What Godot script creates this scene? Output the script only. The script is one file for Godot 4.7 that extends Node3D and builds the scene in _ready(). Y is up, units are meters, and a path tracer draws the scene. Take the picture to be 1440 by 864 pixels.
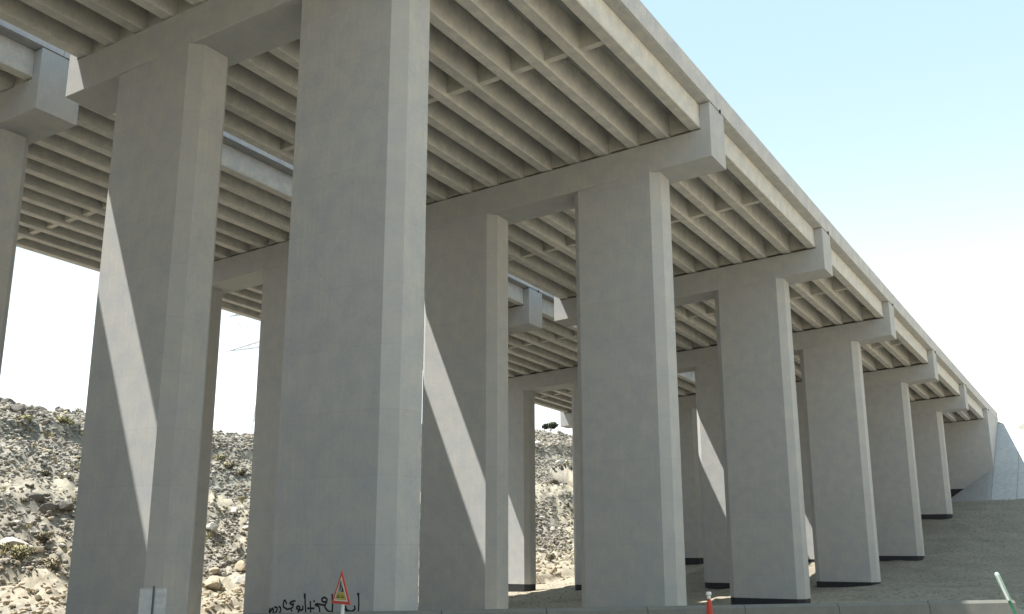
extends Node3D
# Plan coordinates: t = metres across the bridge (0 = outer face of the near viaduct), s = metres along it, y = up.
# World = (t, y, -s). The eye of the photograph is the origin of y and s.

const GRADE := -0.0452
const CURVE := 0.0000504
const CAP_D := 2.05          # cap beam, along the bridge
const CAP_LOW := 20.612
const BEAR := 22.173         # bearing shelf of the caps
const EAR := 23.539          # top of the end cheeks = slab soffit
const CHEEK := 0.54
const COL_W := 5.0
const COL_D := 1.974
const COL_C := 0.43          # chamfer of the pier corners
const WIDE := 20.51
const DIAL := 1.745          # girder spacing

var M := {}
var rng := RandomNumberGenerator.new()
var n_hill := FastNoiseLite.new()
var n_fine := FastNoiseLite.new()
var n_patch := FastNoiseLite.new()
var taken := {}

# ---------------------------------------------------------------- helpers
func P(t: float, y: float, s: float) -> Vector3:
	return Vector3(t, y, -s)

func sg() -> SurfaceTool:
	var st := SurfaceTool.new()
	st.begin(Mesh.PRIMITIVE_TRIANGLES)
	return st

func tri(st: SurfaceTool, a: Vector3, b: Vector3, c: Vector3, out: Vector3) -> void:
	var n := (b - a).cross(c - a)
	if n.length_squared() < 1e-14:
		return
	if n.dot(out) > 0.0:
		var k := b
		b = c
		c = k
		n = -n
	n = -n.normalized()
	st.set_normal(n); st.add_vertex(a)
	st.set_normal(n); st.add_vertex(b)
	st.set_normal(n); st.add_vertex(c)

func quad(st: SurfaceTool, a: Vector3, b: Vector3, c: Vector3, d: Vector3, out: Vector3) -> void:
	tri(st, a, b, c, out)
	tri(st, a, c, d, out)

func inset(poly: PackedVector2Array, e: float) -> PackedVector2Array:
	# poly counter-clockwise
	var r := PackedVector2Array()
	var n := poly.size()
	for i in n:
		var d0 := (poly[i] - poly[(i + n - 1) % n]).normalized()
		var d1 := (poly[(i + 1) % n] - poly[i]).normalized()
		var n0 := Vector2(-d0.y, d0.x)
		var n1 := Vector2(-d1.y, d1.x)
		r.append(poly[i] + (n0 + n1) * (e / maxf(0.3, 1.0 + n0.dot(n1))))
	return r

# A prism of the polygon (u, v), swept from w = a to w = b; f maps (u, v, w) to the world; e is the edge bevel.
func prism(st: SurfaceTool, poly: PackedVector2Array, a: float, b: float, f: Callable, e: float = 0.0) -> void:
	if Geometry2D.is_polygon_clockwise(poly):
		poly.reverse()
	var rings: Array = []
	if e > 0.0:
		var small := inset(poly, e)
		rings = [[small, a], [poly, a + e], [poly, b - e], [small, b]]
	else:
		rings = [[poly, a], [poly, b]]
	var n := poly.size()
	for k in rings.size() - 1:
		var p0: PackedVector2Array = rings[k][0]
		var p1: PackedVector2Array = rings[k + 1][0]
		var w0: float = rings[k][1]
		var w1: float = rings[k + 1][1]
		for i in n:
			var j := (i + 1) % n
			var d := (p0[j] - p0[i]).normalized()
			var mid := (p0[i] + p0[j]) * 0.5
			var nn := Vector2(d.y, -d.x) * 0.02
			var out: Vector3 = f.call(mid.x + nn.x, mid.y + nn.y, w0) - f.call(mid.x, mid.y, w0)
			quad(st, f.call(p0[i].x, p0[i].y, w0), f.call(p0[j].x, p0[j].y, w0), f.call(p1[j].x, p1[j].y, w1), f.call(p1[i].x, p1[i].y, w1), out)
	for side in 2:
		var q: PackedVector2Array = rings[0][0] if side == 0 else rings[rings.size() - 1][0]
		var w: float = a if side == 0 else b
		var idx := Geometry2D.triangulate_polygon(q)
		var c := q[0]
		var outc: Vector3 = f.call(c.x, c.y, w + (-0.02 if side == 0 else 0.02)) - f.call(c.x, c.y, w)
		for k in range(0, idx.size(), 3):
			var x := q[idx[k]]
			var y := q[idx[k + 1]]
			var z := q[idx[k + 2]]
			tri(st, f.call(x.x, x.y, w), f.call(y.x, y.y, w), f.call(z.x, z.y, w), outc)

func rect(u0: float, v0: float, u1: float, v1: float) -> PackedVector2Array:
	return PackedVector2Array([Vector2(u0, v0), Vector2(u1, v0), Vector2(u1, v1), Vector2(u0, v1)])

func bar(st: SurfaceTool, a: Vector3, b: Vector3, w: float, w2: float = -1.0) -> void:
	if w2 < 0.0:
		w2 = w
	var d := (b - a).normalized()
	var x := d.cross(Vector3.UP if absf(d.y) < 0.95 else Vector3.RIGHT).normalized()
	var y := d.cross(x).normalized()
	var s := [[1, 1], [-1, 1], [-1, -1], [1, -1]]
	for i in 4:
		var p: Vector3 = x * s[i][0] + y * s[i][1]
		var q: Vector3 = x * s[(i + 1) % 4][0] + y * s[(i + 1) % 4][1]
		quad(st, a + p * w, a + q * w, b + q * w2, b + p * w2, p + q)
	quad(st, a + (x + y) * w, a + (x - y) * w, a - (x + y) * w, a - (x - y) * w, -d)
	quad(st, b + (x + y) * w2, b + (x - y) * w2, b - (x + y) * w2, b - (x - y) * w2, d)

func lathe(st: SurfaceTool, base: Vector3, axis: Vector3, prof: Array, seg: int = 14) -> void:
	axis = axis.normalized()
	var x := axis.cross(Vector3(0.3, 0.1, 1)).normalized()
	var y := axis.cross(x).normalized()
	for k in prof.size() - 1:
		var r0: float = prof[k][0]
		var h0: float = prof[k][1]
		var r1: float = prof[k + 1][0]
		var h1: float = prof[k + 1][1]
		for i in seg:
			var a0 := TAU * i / seg
			var a1 := TAU * (i + 1) / seg
			var d0 := x * cos(a0) + y * sin(a0)
			var d1 := x * cos(a1) + y * sin(a1)
			var out := (d0 + d1) * maxf(0.001, h1 - h0) + axis * (r0 - r1) * 2.0
			quad(st, base + axis * h0 + d0 * r0, base + axis * h0 + d1 * r0, base + axis * h1 + d1 * r1, base + axis * h1 + d0 * r1, out)

func numbered(called: String) -> String:
	var k: int = taken.get(called, 0)
	taken[called] = k + 1
	return called if k == 0 else "%s_%03d" % [called, k]

func put(called: String, mesh: Mesh, mat: Material, parent: Node, top := false) -> MeshInstance3D:
	var o := MeshInstance3D.new()
	o.name = numbered(called) if top else called
	o.mesh = mesh
	o.material_override = mat
	parent.add_child(o, true)
	return o

func obj(called: String, st: SurfaceTool, mat: Material, parent: Node = null) -> MeshInstance3D:
	return put(called, st.commit(), mat, self if parent == null else parent, parent == null)

func tag(o: Node, label: String, category: String, group := "", kind := "") -> void:
	if label: o.set_meta("label", label)
	if category: o.set_meta("category", category)
	if group: o.set_meta("group", group)
	if kind: o.set_meta("kind", kind)

func thing(called: String, label: String, category: String, at := Vector3.ZERO, group := "") -> Node3D:
	var o := Node3D.new()
	o.name = numbered(called)
	add_child(o)
	o.position = at
	tag(o, label, category, group)
	return o

# ---------------------------------------------------------------- materials
func noise(freq: float, seed_: int, octaves := 4) -> FastNoiseLite:
	var n := FastNoiseLite.new()
	n.seed = seed_
	n.noise_type = FastNoiseLite.TYPE_SIMPLEX_SMOOTH
	n.frequency = freq
	n.fractal_octaves = octaves
	return n

func bytes_of(n: FastNoiseLite, w: int, h: int, size: int) -> PackedByteArray:
	var im := n.get_seamless_image(w, h)
	im.convert(Image.FORMAT_L8)
	if w != size or h != size:
		im.resize(size, size, Image.INTERPOLATE_CUBIC)
	return im.get_data()

# Grey multiplier textures: cast concrete with pour lines, board marks, stains and pores
func concrete_maps(size: int, seed_: int, lines: bool, stain: float) -> Array:
	var low := bytes_of(noise(0.006, seed_, 4), size, size, size)
	var mid := bytes_of(noise(0.035, seed_ + 1, 4), size, size, size)
	var fine := bytes_of(noise(0.22, seed_ + 2, 3), size, size, size)
	var drip := bytes_of(noise(0.05, seed_ + 3, 4), size, 48, size)
	var out := PackedByteArray()
	out.resize(size * size * 3)
	var hgt := PackedByteArray()
	hgt.resize(size * size)
	var lift := size / 4
	for y in size:
		var ly := y % lift
		var line := 1.0 if lines and (ly < 2) else 0.0
		var band := (y / lift) % 4
		var tone: float = [0.0, 0.006, -0.005, 0.003][band] if lines else 0.0
		for x in size:
			var i := y * size + x
			var l := low[i] / 255.0 - 0.5
			var m := mid[i] / 255.0 - 0.5
			var f := fine[i] / 255.0 - 0.5
			var d := drip[i] / 255.0 - 0.5
			var v := 0.86 + tone + stain * (0.16 * l + 0.10 * m + 0.12 * d * (0.6 + l)) + 0.05 * f
			var hh := 0.5 + 0.22 * f + 0.12 * m
			if line > 0.0 and m > -0.22:
				v -= 0.05
				hh -= 0.16
			if lines and (x % (size / 7)) < 1 and m > 0.0:
				v -= 0.02
			var tx := x % 154 - 77
			var ty := ly - 64 if ly < 128 else ly - 192
			if lines and tx * tx + ty * ty < 7:
				v -= 0.10
				hh -= 0.3
			if f < -0.37:
				v -= 0.05
				hh -= 0.25
			v = clampf(v, 0.0, 1.0)
			out[i * 3] = int(255.0 * minf(1.0, v * (1.0 + 0.02 * l)))
			out[i * 3 + 1] = int(255.0 * v)
			out[i * 3 + 2] = int(255.0 * clampf(v * (1.0 - 0.05 * l), 0.0, 1.0))
			hgt[i] = int(255.0 * clampf(hh, 0.0, 1.0))
	var a := Image.create_from_data(size, size, false, Image.FORMAT_RGB8, out)
	var b := Image.create_from_data(size, size, false, Image.FORMAT_L8, hgt)
	b.convert(Image.FORMAT_RGBA8)
	b.bump_map_to_normal_map(1.6)
	return [ImageTexture.create_from_image(a), ImageTexture.create_from_image(b)]

func ground_maps(size: int, seed_: int, contrast: float) -> Array:
	var low := bytes_of(noise(0.012, seed_, 4), size, size, size)
	var mid := bytes_of(noise(0.06, seed_ + 1, 4), size, size, size)
	var cell := FastNoiseLite.new()
	cell.seed = seed_ + 5
	cell.noise_type = FastNoiseLite.TYPE_CELLULAR
	cell.frequency = 0.06
	cell.cellular_return_type = FastNoiseLite.RETURN_DISTANCE2_SUB
	cell.fractal_octaves = 2
	var peb := bytes_of(cell, size, size, size)
	var out := PackedByteArray()
	out.resize(size * size * 3)
	var hgt := PackedByteArray()
	hgt.resize(size * size)
	for i in size * size:
		var l := low[i] / 255.0 - 0.5
		var m := mid[i] / 255.0 - 0.5
		var p := peb[i] / 255.0 - 0.4
		var v := clampf(0.82 + contrast * (0.25 * l + 0.22 * m + 0.22 * p), 0.0, 1.0)
		out[i * 3] = int(255.0 * v)
		out[i * 3 + 1] = int(255.0 * clampf(v * (1.0 - 0.03 * m), 0.0, 1.0))
		out[i * 3 + 2] = int(255.0 * clampf(v * (1.0 - 0.10 * m - 0.05 * l), 0.0, 1.0))
		hgt[i] = int(255.0 * clampf(0.5 + 0.35 * m + 0.5 * p, 0.0, 1.0))
	var a := Image.create_from_data(size, size, false, Image.FORMAT_RGB8, out)
	var b := Image.create_from_data(size, size, false, Image.FORMAT_L8, hgt)
	b.convert(Image.FORMAT_RGBA8)
	b.bump_map_to_normal_map(5.0)
	return [ImageTexture.create_from_image(a), ImageTexture.create_from_image(b)]

func mat(lin: Color, rough := 0.9, maps: Array = [], tile := 8.0, world := true, vertex := false) -> StandardMaterial3D:
	var m := StandardMaterial3D.new()
	m.albedo_color = lin.linear_to_srgb()
	m.roughness = rough
	m.metallic_specular = 0.3
	if maps:
		m.albedo_texture = maps[0]
		m.normal_enabled = true
		m.normal_texture = maps[1]
		m.normal_scale = 0.6
		m.uv1_triplanar = true
		m.uv1_world_triplanar = world
		m.uv1_scale = Vector3.ONE / tile
	if vertex:
		m.vertex_color_use_as_albedo = true
	return m

func make_materials() -> void:
	var cast := concrete_maps(1024, 11, true, 0.33)
	var pre := concrete_maps(1024, 31, false, 0.7)
	var gr := ground_maps(1024, 51, 1.0)
	var rk := ground_maps(512, 71, 1.0)
	M.cast = mat(Color(0.545, 0.555, 0.56), 0.88, cast, 8.0)
	M.precast = mat(Color(0.73, 0.71, 0.65), 0.88, pre, 6.0)
	M.casts = []
	M.precasts = []
	for k in [1.0, 0.955, 1.03, 0.98]:
		var v: StandardMaterial3D = M.cast.duplicate()
		v.albedo_color = (Color(0.545, 0.555, 0.56) * k).linear_to_srgb()
		v.uv1_offset = Vector3(k * 7.3, 0.0, k * 3.1)
		M.casts.append(v)
	for k in [1.0, 0.90, 1.05, 0.96, 0.86, 1.02]:
		var v: StandardMaterial3D = M.precast.duplicate()
		v.albedo_color = (Color(0.73, 0.72, 0.685) * k).linear_to_srgb()
		M.precasts.append(v)
	M.paving = mat(Color(0.68, 0.68, 0.68), 0.9, pre, 5.0)
	M.slab = mat(Color(0.56, 0.56, 0.545), 0.92, pre, 7.0)
	M.parapet = mat(Color(0.62, 0.615, 0.62), 0.88, pre, 9.0)
	M.bitumen = mat(Color(0.05, 0.052, 0.06), 0.8, pre, 2.0)
	M.rubber = mat(Color(0.03, 0.03, 0.03), 0.7)
	M.ground = mat(Color(1, 1, 1), 0.95, gr, 6.0, true, true)
	M.ground.normal_scale = 1.0
	M.rock = mat(Color(1, 1, 1), 0.92, rk, 1.6, true, true)
	M.rock.normal_scale = 1.0
	M.rock_pale = mat(Color(0.70, 0.67, 0.61), 0.92, rk, 1.6)
	M.rock_dark = mat(Color(0.24, 0.22, 0.195), 0.92, rk, 1.6)
	M.rock_tan = mat(Color(0.66, 0.56, 0.42), 0.92, rk, 1.6)
	M.asphalt = mat(Color(0.19, 0.18, 0.165), 0.9, gr, 2.0)
	M.line = mat(Color(0.75, 0.74, 0.70), 0.7, pre, 2.0)
	M.barrier = mat(Color(0.24, 0.24, 0.22), 0.9, pre, 3.0)
	M.ink = mat(Color(0.02, 0.02, 0.025), 0.6)
	M.red = mat(Color(0.55, 0.07, 0.05), 0.45)
	M.cream = mat(Color(0.75, 0.68, 0.55), 0.5)
	M.yellow = mat(Color(0.52, 0.40, 0.08), 0.5)
	M.signgrey = mat(Color(0.30, 0.32, 0.33), 0.5)
	M.black = mat(Color(0.02, 0.022, 0.025), 0.5)
	M.white = mat(Color(0.80, 0.80, 0.77), 0.5)
	M.alu = mat(Color(0.62, 0.65, 0.68), 0.45, pre, 0.9)
	M.alu.metallic = 0.35
	M.steel = mat(Color(0.62, 0.66, 0.70), 0.5)
	M.pylon = mat(Color(0.60, 0.61, 0.62), 0.6)
	M.darkpost = mat(Color(0.10, 0.11, 0.12), 0.5)
	M.palegreen = mat(Color(0.42, 0.58, 0.50), 0.5)
	M.green = mat(Color(0.06, 0.22, 0.13), 0.5)
	M.glass = mat(Color(0.25, 0.30, 0.30), 0.2)
	M.bark = mat(Color(0.13, 0.10, 0.075), 0.95)
	M.leaf = mat(Color(1, 1, 1), 0.8, [], 1.0, true, true)

# ---------------------------------------------------------------- terrain
func curve_at(xs: Array, ys: Array, x: float) -> float:
	if x <= xs[0]:
		return ys[0]
	for i in xs.size() - 1:
		if x < xs[i + 1]:
			var k: float = (x - xs[i]) / (xs[i + 1] - xs[i])
			return lerpf(ys[i], ys[i + 1], k)
	return ys[ys.size() - 1]

func deck_field(s: float) -> float:
	return GRADE * s + CURVE * s * s

func valley(t: float, s: float) -> float:
	var h := curve_at([-200, -30, 8, 20, 45, 64, 85, 96, 106, 117, 127, 138, 142], [-2.9, -3.0, -3.4, -4.0, -4.25, -4.0, -3.55, -2.8, -1.75, 0.35, 2.7, 5.15, 5.25], s)
	h = -4.0 + (h + 4.0) * lerpf(1.0, 0.35, smoothstep(-25.0, -44.0, t)) if s > 40.0 else h
	h += 0.027 * (clampf(t, -46.0, 0.0) + 4.0) * (1.0 if s > 30.0 else 0.4)
	h = lerpf(h, -1.7, smoothstep(13.0, 5.0, Vector2(t - 15.65, s).length()))
	return h

func fill(t: float, s: float) -> float:
	# the approach embankment behind the abutments
	if s < 136.0 or t < -70.0 or t > 60.0:
		return -1000.0
	var top := deck_field(minf(s, 320.0)) + EAR + 0.1 + 0.05 * clampf(t, -44.0, 0.0)
	var h := top
	if t > -0.3:
		h = minf(h, top - 0.62 * (t + 0.3))
	if t < -43.5:
		h = minf(h, top - 0.62 * (-43.5 - t))
	var front := 9.5 + 0.62 * (s - 148.0)
	if s < 149.5:
		front += 0.65 * minf(t + 0.2, 0.0)
	front += 0.12 * clampf(t, 0.0, 3.5)
	return minf(h, front)

func terrain(t: float, s: float) -> float:
	var h := valley(t, s)
	h = maxf(h, fill(t, s))
	# rubble hillside beyond the far viaduct
	var toe := -44.0 + 1.2 * n_patch.get_noise_2d(s * 1.6, 7.0)
	var d := toe - t
	if d > 0.0:
		var f := curve_at([0, 1.2, 4, 8, 12, 17, 19.5, 22, 30, 33, 34.2, 40, 46, 50, 70, 160, 400], [0, 1.0, 1.4, 2.6, 4.6, 8.4, 9.5, 9.8, 13.8, 14.8, 16.6, 18.0, 19.6, 19.8, 14.0, 8.0, 4.0], d + 1.3 * n_patch.get_noise_2d(s * 2.2, t))
		var k := curve_at([20, 70, 96, 185, 260], [1.06, 1.02, 0.98, 1.28, 1.25], s)
		var r := clampf(d / 6.0, 0.0, 1.0)
		h += f * k + r * (0.9 * n_hill.get_noise_2d(t, s) + 0.5 * n_fine.get_noise_2d(t, s) + 0.8 * maxf(0.0, n_hill.get_noise_2d(t * 2.1 + 50.0, s * 2.1)))
	else:
		var calm := smoothstep(141.0, 134.0, s) if t > -8.0 else 1.0
		h += calm * (0.16 * n_hill.get_noise_2d(t, s) + 0.12 * n_fine.get_noise_2d(t * 0.6, s * 0.6) * (0.0 if s > 136.0 else 1.0) + 0.3 * smoothstep(73.0, 74.2, s + 0.8 * n_patch.get_noise_2d(t, 3.0)) * smoothstep(100.0, 76.0, s) * smoothstep(-8.0, -2.0, t) + 0.05 * n_fine.get_noise_2d(t, s))
	# the opposite flank of the valley, which faces the sun
	if t > 48.0:
		h += minf(0.75 * (t - 50.0), 62.0) * smoothstep(48.0, 60.0, t) + 1.6 * n_hill.get_noise_2d(t * 0.3, s * 0.3)
	# distant hill past the end of the bridge
	if s > 240.0 and t > -60.0:
		var q := Vector2(t - 55.0, (s - 430.0) * 0.55).length()
		h = maxf(h, 58.0 - 0.0035 * q * q + 2.0 * n_hill.get_noise_2d(t * 0.5, s * 0.5) - clampf((-21.0 - t) * 0.35, 0.0, 30.0))
	return h

func ground_colour(t: float, s: float, h: float) -> Color:
	var p := n_patch.get_noise_2d(t * 1.3, s * 1.3)
	var q := n_hill.get_noise_2d(t * 1.7 + 90.0, s * 1.7)
	var sand := Color(0.58, 0.52, 0.415)
	var grey := Color(0.44, 0.41, 0.355)
	var dark := Color(0.30, 0.275, 0.23)
	var c := grey
	if t < -43.0:
		var d := -44.0 - t
		var g := smoothstep(-0.25, 0.35, p + (0.5 if d < 9.0 else 0.0) + (0.45 if d > 17.5 and d < 22.5 else 0.0) - (0.35 if d > 23.0 else 0.0))
		c = grey.lerp(sand, g)
		c = c.lerp(dark, smoothstep(0.1, 0.45, q) * 0.6)
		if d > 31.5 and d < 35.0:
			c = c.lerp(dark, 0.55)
	elif s > 240.0:
		c = Color(0.40, 0.38, 0.34)
	else:
		c = Color(0.50, 0.45, 0.36).lerp(Color(0.60, 0.53, 0.41), smoothstep(-0.3, 0.4, p))
		if t > 12.0: c = c.lerp(Color(0.64, 0.57, 0.45), smoothstep(12.0, 30.0, t))
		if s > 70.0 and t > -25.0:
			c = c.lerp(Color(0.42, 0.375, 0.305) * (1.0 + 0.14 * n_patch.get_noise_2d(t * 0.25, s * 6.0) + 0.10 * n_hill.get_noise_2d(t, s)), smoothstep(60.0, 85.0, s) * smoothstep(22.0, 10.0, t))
	return c

func axis_steps(parts: Array) -> Array:
	var r := []
	for p in parts:
		var x: float = p[0]
		while x < p[1] - 1e-4:
			r.append(x)
			x += p[2]
	r.append(parts[parts.size() - 1][1])
	return r

func sheet(called: String, ts: Array, ss: Array) -> void:
	var st := sg()
	for t in ts:
		for s in ss:
			var h := terrain(t, s)
			var e := 0.3
			var n := Vector3(terrain(t - e, s) - terrain(t + e, s), 2.0 * e, terrain(t, s + e) - terrain(t, s - e)).normalized()
			st.set_normal(n)
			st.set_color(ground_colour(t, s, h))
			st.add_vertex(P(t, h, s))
	var w := ss.size()
	for i in ts.size() - 1:
		for j in w - 1:
			var a := i * w + j
			for k in [a, a + 1, a + w, a + 1, a + w + 1, a + w]:
				st.add_index(k)
	var o := obj(called, st, M.ground)
	o.set_meta("kind", "structure")

func make_terrain() -> void:
	var ss := axis_steps([[-1200.0, -200.0, 200.0], [-200.0, -20.0, 20.0], [-20.0, 24.0, 2.0], [24.0, 200.0, 0.7], [200.0, 240.0, 4.0], [240.0, 620.0, 10.0], [620.0, 2000.0, 230.0]])
	var hill := axis_steps([[-1500.0, -300.0, 200.0], [-300.0, -120.0, 15.0], [-120.0, -96.0, 3.0], [-96.0, -42.0, 0.6]])
	var flat := axis_steps([[-42.0, 20.0, 0.8], [20.0, 26.0, 1.0], [26.0, 150.0, 6.0], [150.0, 300.0, 30.0], [300.0, 1500.0, 200.0]])
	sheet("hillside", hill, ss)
	sheet("ground", flat, ss)

# ---------------------------------------------------------------- viaducts
func edge_ring() -> PackedVector2Array:
	var w := COL_W * 0.5
	var d := COL_D * 0.5
	var c := COL_C
	return PackedVector2Array([Vector2(-w, -d + c), Vector2(-w + c, -d), Vector2(w - c, -d), Vector2(w, -d + c), Vector2(w, d - c), Vector2(w - c, d), Vector2(-w + c, d), Vector2(-w, d - c)])

func viaduct(label: String, v: Dictionary) -> Node3D:
	var root := thing("viaduct", label, "bridge", P(v.t0 - WIDE * 0.5, 0.0, 60.0))
	var back := root.position
	# (u across from the outer edge, y nominal, w along from bent station s0) -> metres, in the viaduct's own axes
	var at := func(u: float, y: float, s: float) -> Vector3:
		return P(v.t0 + u, y + deck_field(s) + v.lift + v.fall * u, s) - back
	var station := func(i: int) -> float:
		return v.s0 + i * v.bay - (0.2 if i == 6 else 0.0)
	var skew := 0.0308
	var last := 6
	# columns, caps
	for i in range(-1, last):
		var s0: float = station.call(i)
		for k in 2:
			var cu: float = v.cols[k]
			var bases: Array = v.bases[k]
			var base: float = bases[i + 1]
			var sc: float = s0 + skew * cu
			var cap_y: float = CAP_LOW + deck_field(sc) + v.lift + v.fall * cu
			var st := sg()
			prism(st, edge_ring(), base, cap_y + 0.28, func(u, w, y): return P(v.t0 + cu + u, y, sc + w) - back, 0.0)
			var col := obj("column", st, M.casts[(i * 3 + k * 2 + 5) % 4], root)
			var g := terrain(v.t0 + cu, sc - 1.2)
			st = sg()
			prism(st, inset(edge_ring(), 0.03), minf(g, base - 0.4) - 1.2, base + 0.002, func(u, w, y): return P(v.t0 + cu + u, y, sc + w) - back, 0.0)
			obj("footing", st, M.bitumen, col)
			if i == 0 and k == 0 and v.t0 > -1.0:
				graffiti(col, P(v.t0 + cu, 0.0, sc - COL_D * 0.5) - back)
		var st2 := sg()
		var L := -WIDE
		var poly := PackedVector2Array([Vector2(0, CAP_LOW), Vector2(0, EAR - 0.02), Vector2(-CHEEK, EAR - 0.02), Vector2(-CHEEK, BEAR), Vector2(L + CHEEK, BEAR), Vector2(L + CHEEK, EAR - 0.02), Vector2(L, EAR - 0.02), Vector2(L, CAP_LOW)])
		prism(st2, poly, -CAP_D * 0.5, CAP_D * 0.5, func(u, y, w): return at.call(u, y, s0 + skew * u + w), 0.022)
		var cap := obj("cap_beam", st2, M.cast, root)
		st2 = sg()
		prism(st2, rect(-0.22, 0.0, 0.22, 0.085), -0.75, 0.75, func(u, y, w): return Vector3(u, y, -w))
		var pad := st2.commit()
		for g in 12:
			var u0 := -0.82 - DIAL * 0.984 * g
			var b := put("bearing_pad", pad, M.rubber, cap)
			b.position = at.call(u0, BEAR - 0.005, s0 + skew * u0)
	# spans
	for i in range(-4, last):
		var a: float = station.call(i)
		var b: float = station.call(i + 1)
		var ends := func(u: float) -> Array:
			return [a + skew * u + 0.04, b + skew * u - 0.04]
		# girders: one mesh for the bay, each laid on its own chord
		var length := b - a - 0.08
		var stg := sg()
		var sec := PackedVector2Array([Vector2(-0.255, 0), Vector2(0.255, 0), Vector2(0.295, 0.04), Vector2(0.295, 0.2), Vector2(0.26, 1.29), Vector2(-0.26, 1.29), Vector2(-0.295, 0.2), Vector2(-0.295, 0.04)])
		prism(stg, sec, 0.0, length, func(u, y, w): return Vector3(u, y, -w))
		var gm := stg.commit()
		var us := []
		for g in 12:
			var u0 := -0.82 - DIAL * 0.984 * g
			us.append(u0)
			var e: Array = ends.call(u0)
			var p0: Vector3 = at.call(u0, BEAR + 0.078, e[0])
			var p1: Vector3 = at.call(u0, BEAR + 0.078, e[1])
			var o := put("girder", gm, M.precasts[(g * 5 + i * 3 + (g * g) % 7 + 30) % 6], root)
			var z := (p0 - p1).normalized()
			o.transform = Transform3D(Basis(Vector3.RIGHT, z.cross(Vector3.RIGHT).normalized(), z), p0)
		# cross beams at midspan, one between each two girders
		for g in 11:
			var st3 := sg()
			var uc0: float = us[g + 1] + 0.2
			var uc1: float = us[g] - 0.2
			var sm: float = (a + b) * 0.5 + skew * (uc0 + uc1) * 0.5
			var sag: float = (deck_field(a) + deck_field(b)) * 0.5 - deck_field((a + b) * 0.5)
			prism(st3, rect(uc0, BEAR + 0.24 + sag, uc1, EAR + 0.06), -0.17, 0.17, func(u, y, w): return at.call(u, y, sm + w))
			obj("cross_beam", st3, M.precast, root)
		# end diaphragms between the girder ends
		for side in 2:
			var st4 := sg()
			prism(st4, rect(us[11] + 0.1, BEAR + 0.22, us[0] - 0.1, EAR + 0.05), -0.15, 0.15, func(u, y, w): return at.call(u, y, (a + 0.62 if side == 0 else b - 0.62) + skew * u + w))
			obj("end_diaphragm", st4, M.precast, root)
		# slab and parapets
		var st5 := sg()
		var near_end: float = b if i < last - 1 else b + 0.3
		for part in 4:
			var f0 := part / 4.0
			var f1 := (part + 1) / 4.0
			prism(st5, rect(-WIDE + 0.08, EAR + 0.012, -0.06, EAR + 0.27), f0, f1, func(u, y, w): return at.call(u, y, lerpf(a + 0.01, near_end - 0.01, w) + skew * u))
		obj("deck_slab", st5, M.slab, root)
		for side in 2:
			var st6 := sg()
			var out_u := 0.03 if side == 0 else -WIDE - 0.03
			var in_u := -0.27 if side == 0 else -WIDE + 0.27
			for part in 2:
				var f0 := part / 2.0
				var f1 := (part + 1) / 2.0
				prism(st6, rect(minf(out_u, in_u), EAR + 0.035, maxf(out_u, in_u), EAR + v.rail), f0, f1, func(u, y, w): return at.call(u, y, lerpf(a + 0.012, near_end - 0.012, w) + skew * u))
			obj("parapet", st6, M.parapet, root)
			# scupper pipe at the joint
			var st7 := sg()
			var uo := 0.07 if side == 0 else -WIDE - 0.07
			lathe(st7, at.call(uo, EAR - 0.1, b + skew * uo + 0.35), Vector3.UP, [[0.0, 0.0], [0.04, 0.0], [0.04, 0.2], [0.0, 0.2]], 8)
			obj("drain_pipe", st7, M.bitumen, root)
	# abutment: seat, wall, cheeks, wing walls with their parapets
	var sa: float = station.call(last)
	var sta := sg()
	var low: float = 7.2 - deck_field(sa)
	var wall := PackedVector2Array([Vector2(0, low), Vector2(0, EAR - 0.02), Vector2(-CHEEK, EAR - 0.02), Vector2(-CHEEK, BEAR), Vector2(-WIDE + CHEEK, BEAR), Vector2(-WIDE + CHEEK, EAR - 0.02), Vector2(-WIDE, EAR - 0.02), Vector2(-WIDE, low)])
	prism(sta, wall, -CAP_D * 0.5, 1.2, func(u, y, w): return at.call(u, y - v.lift - v.fall * u if y < 18.0 else y, sa + skew * u + w))
	var ab := obj("abutment", sta, M.cast, root)
	sta = sg()
	prism(sta, rect(-WIDE + 0.1, low - 5.0, -0.1, low + 0.9), -CAP_D * 0.5 + 0.06, 1.1, func(u, y, w): return at.call(u, y - v.lift - v.fall * u, sa + skew * u + w))
	obj("footing", sta, M.bitumen, ab)
	sta = sg()
	prism(sta, rect(-WIDE + CHEEK + 0.01, BEAR - 1.0, -CHEEK - 0.01, EAR + 0.25), 0.45, 0.9, func(u, y, w): return at.call(u, y, sa + skew * u + w))
	obj("back_wall", sta, M.cast, ab)
	for side in 2:
		var wu0 := -0.5 if side == 0 else -WIDE
		var wu1 := -0.004 if side == 0 else -WIDE + 0.5
		var end_s := 160.4 - sa
		var wing := PackedVector2Array([Vector2(1.21, 6.5 - deck_field(sa)), Vector2(1.21, EAR + 0.03), Vector2(end_s, EAR + 0.03), Vector2(end_s, EAR - 1.1)])
		sta = sg()
		prism(sta, wing, wu0, wu1, func(w, y, u): return at.call(u, y, sa + skew * u + w))
		obj("wing_wall", sta, M.cast, root)
		sta = sg()
		var pu := [-0.27, 0.03] if side == 0 else [-WIDE - 0.03, -WIDE + 0.27]
		prism(sta, rect(pu[0], EAR + 0.035, pu[1], EAR + v.rail), 0.32, end_s + 0.2, func(u, y, w): return at.call(u, y, sa + skew * u + w))
		obj("parapet", sta, M.parapet, root)
	return root

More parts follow.
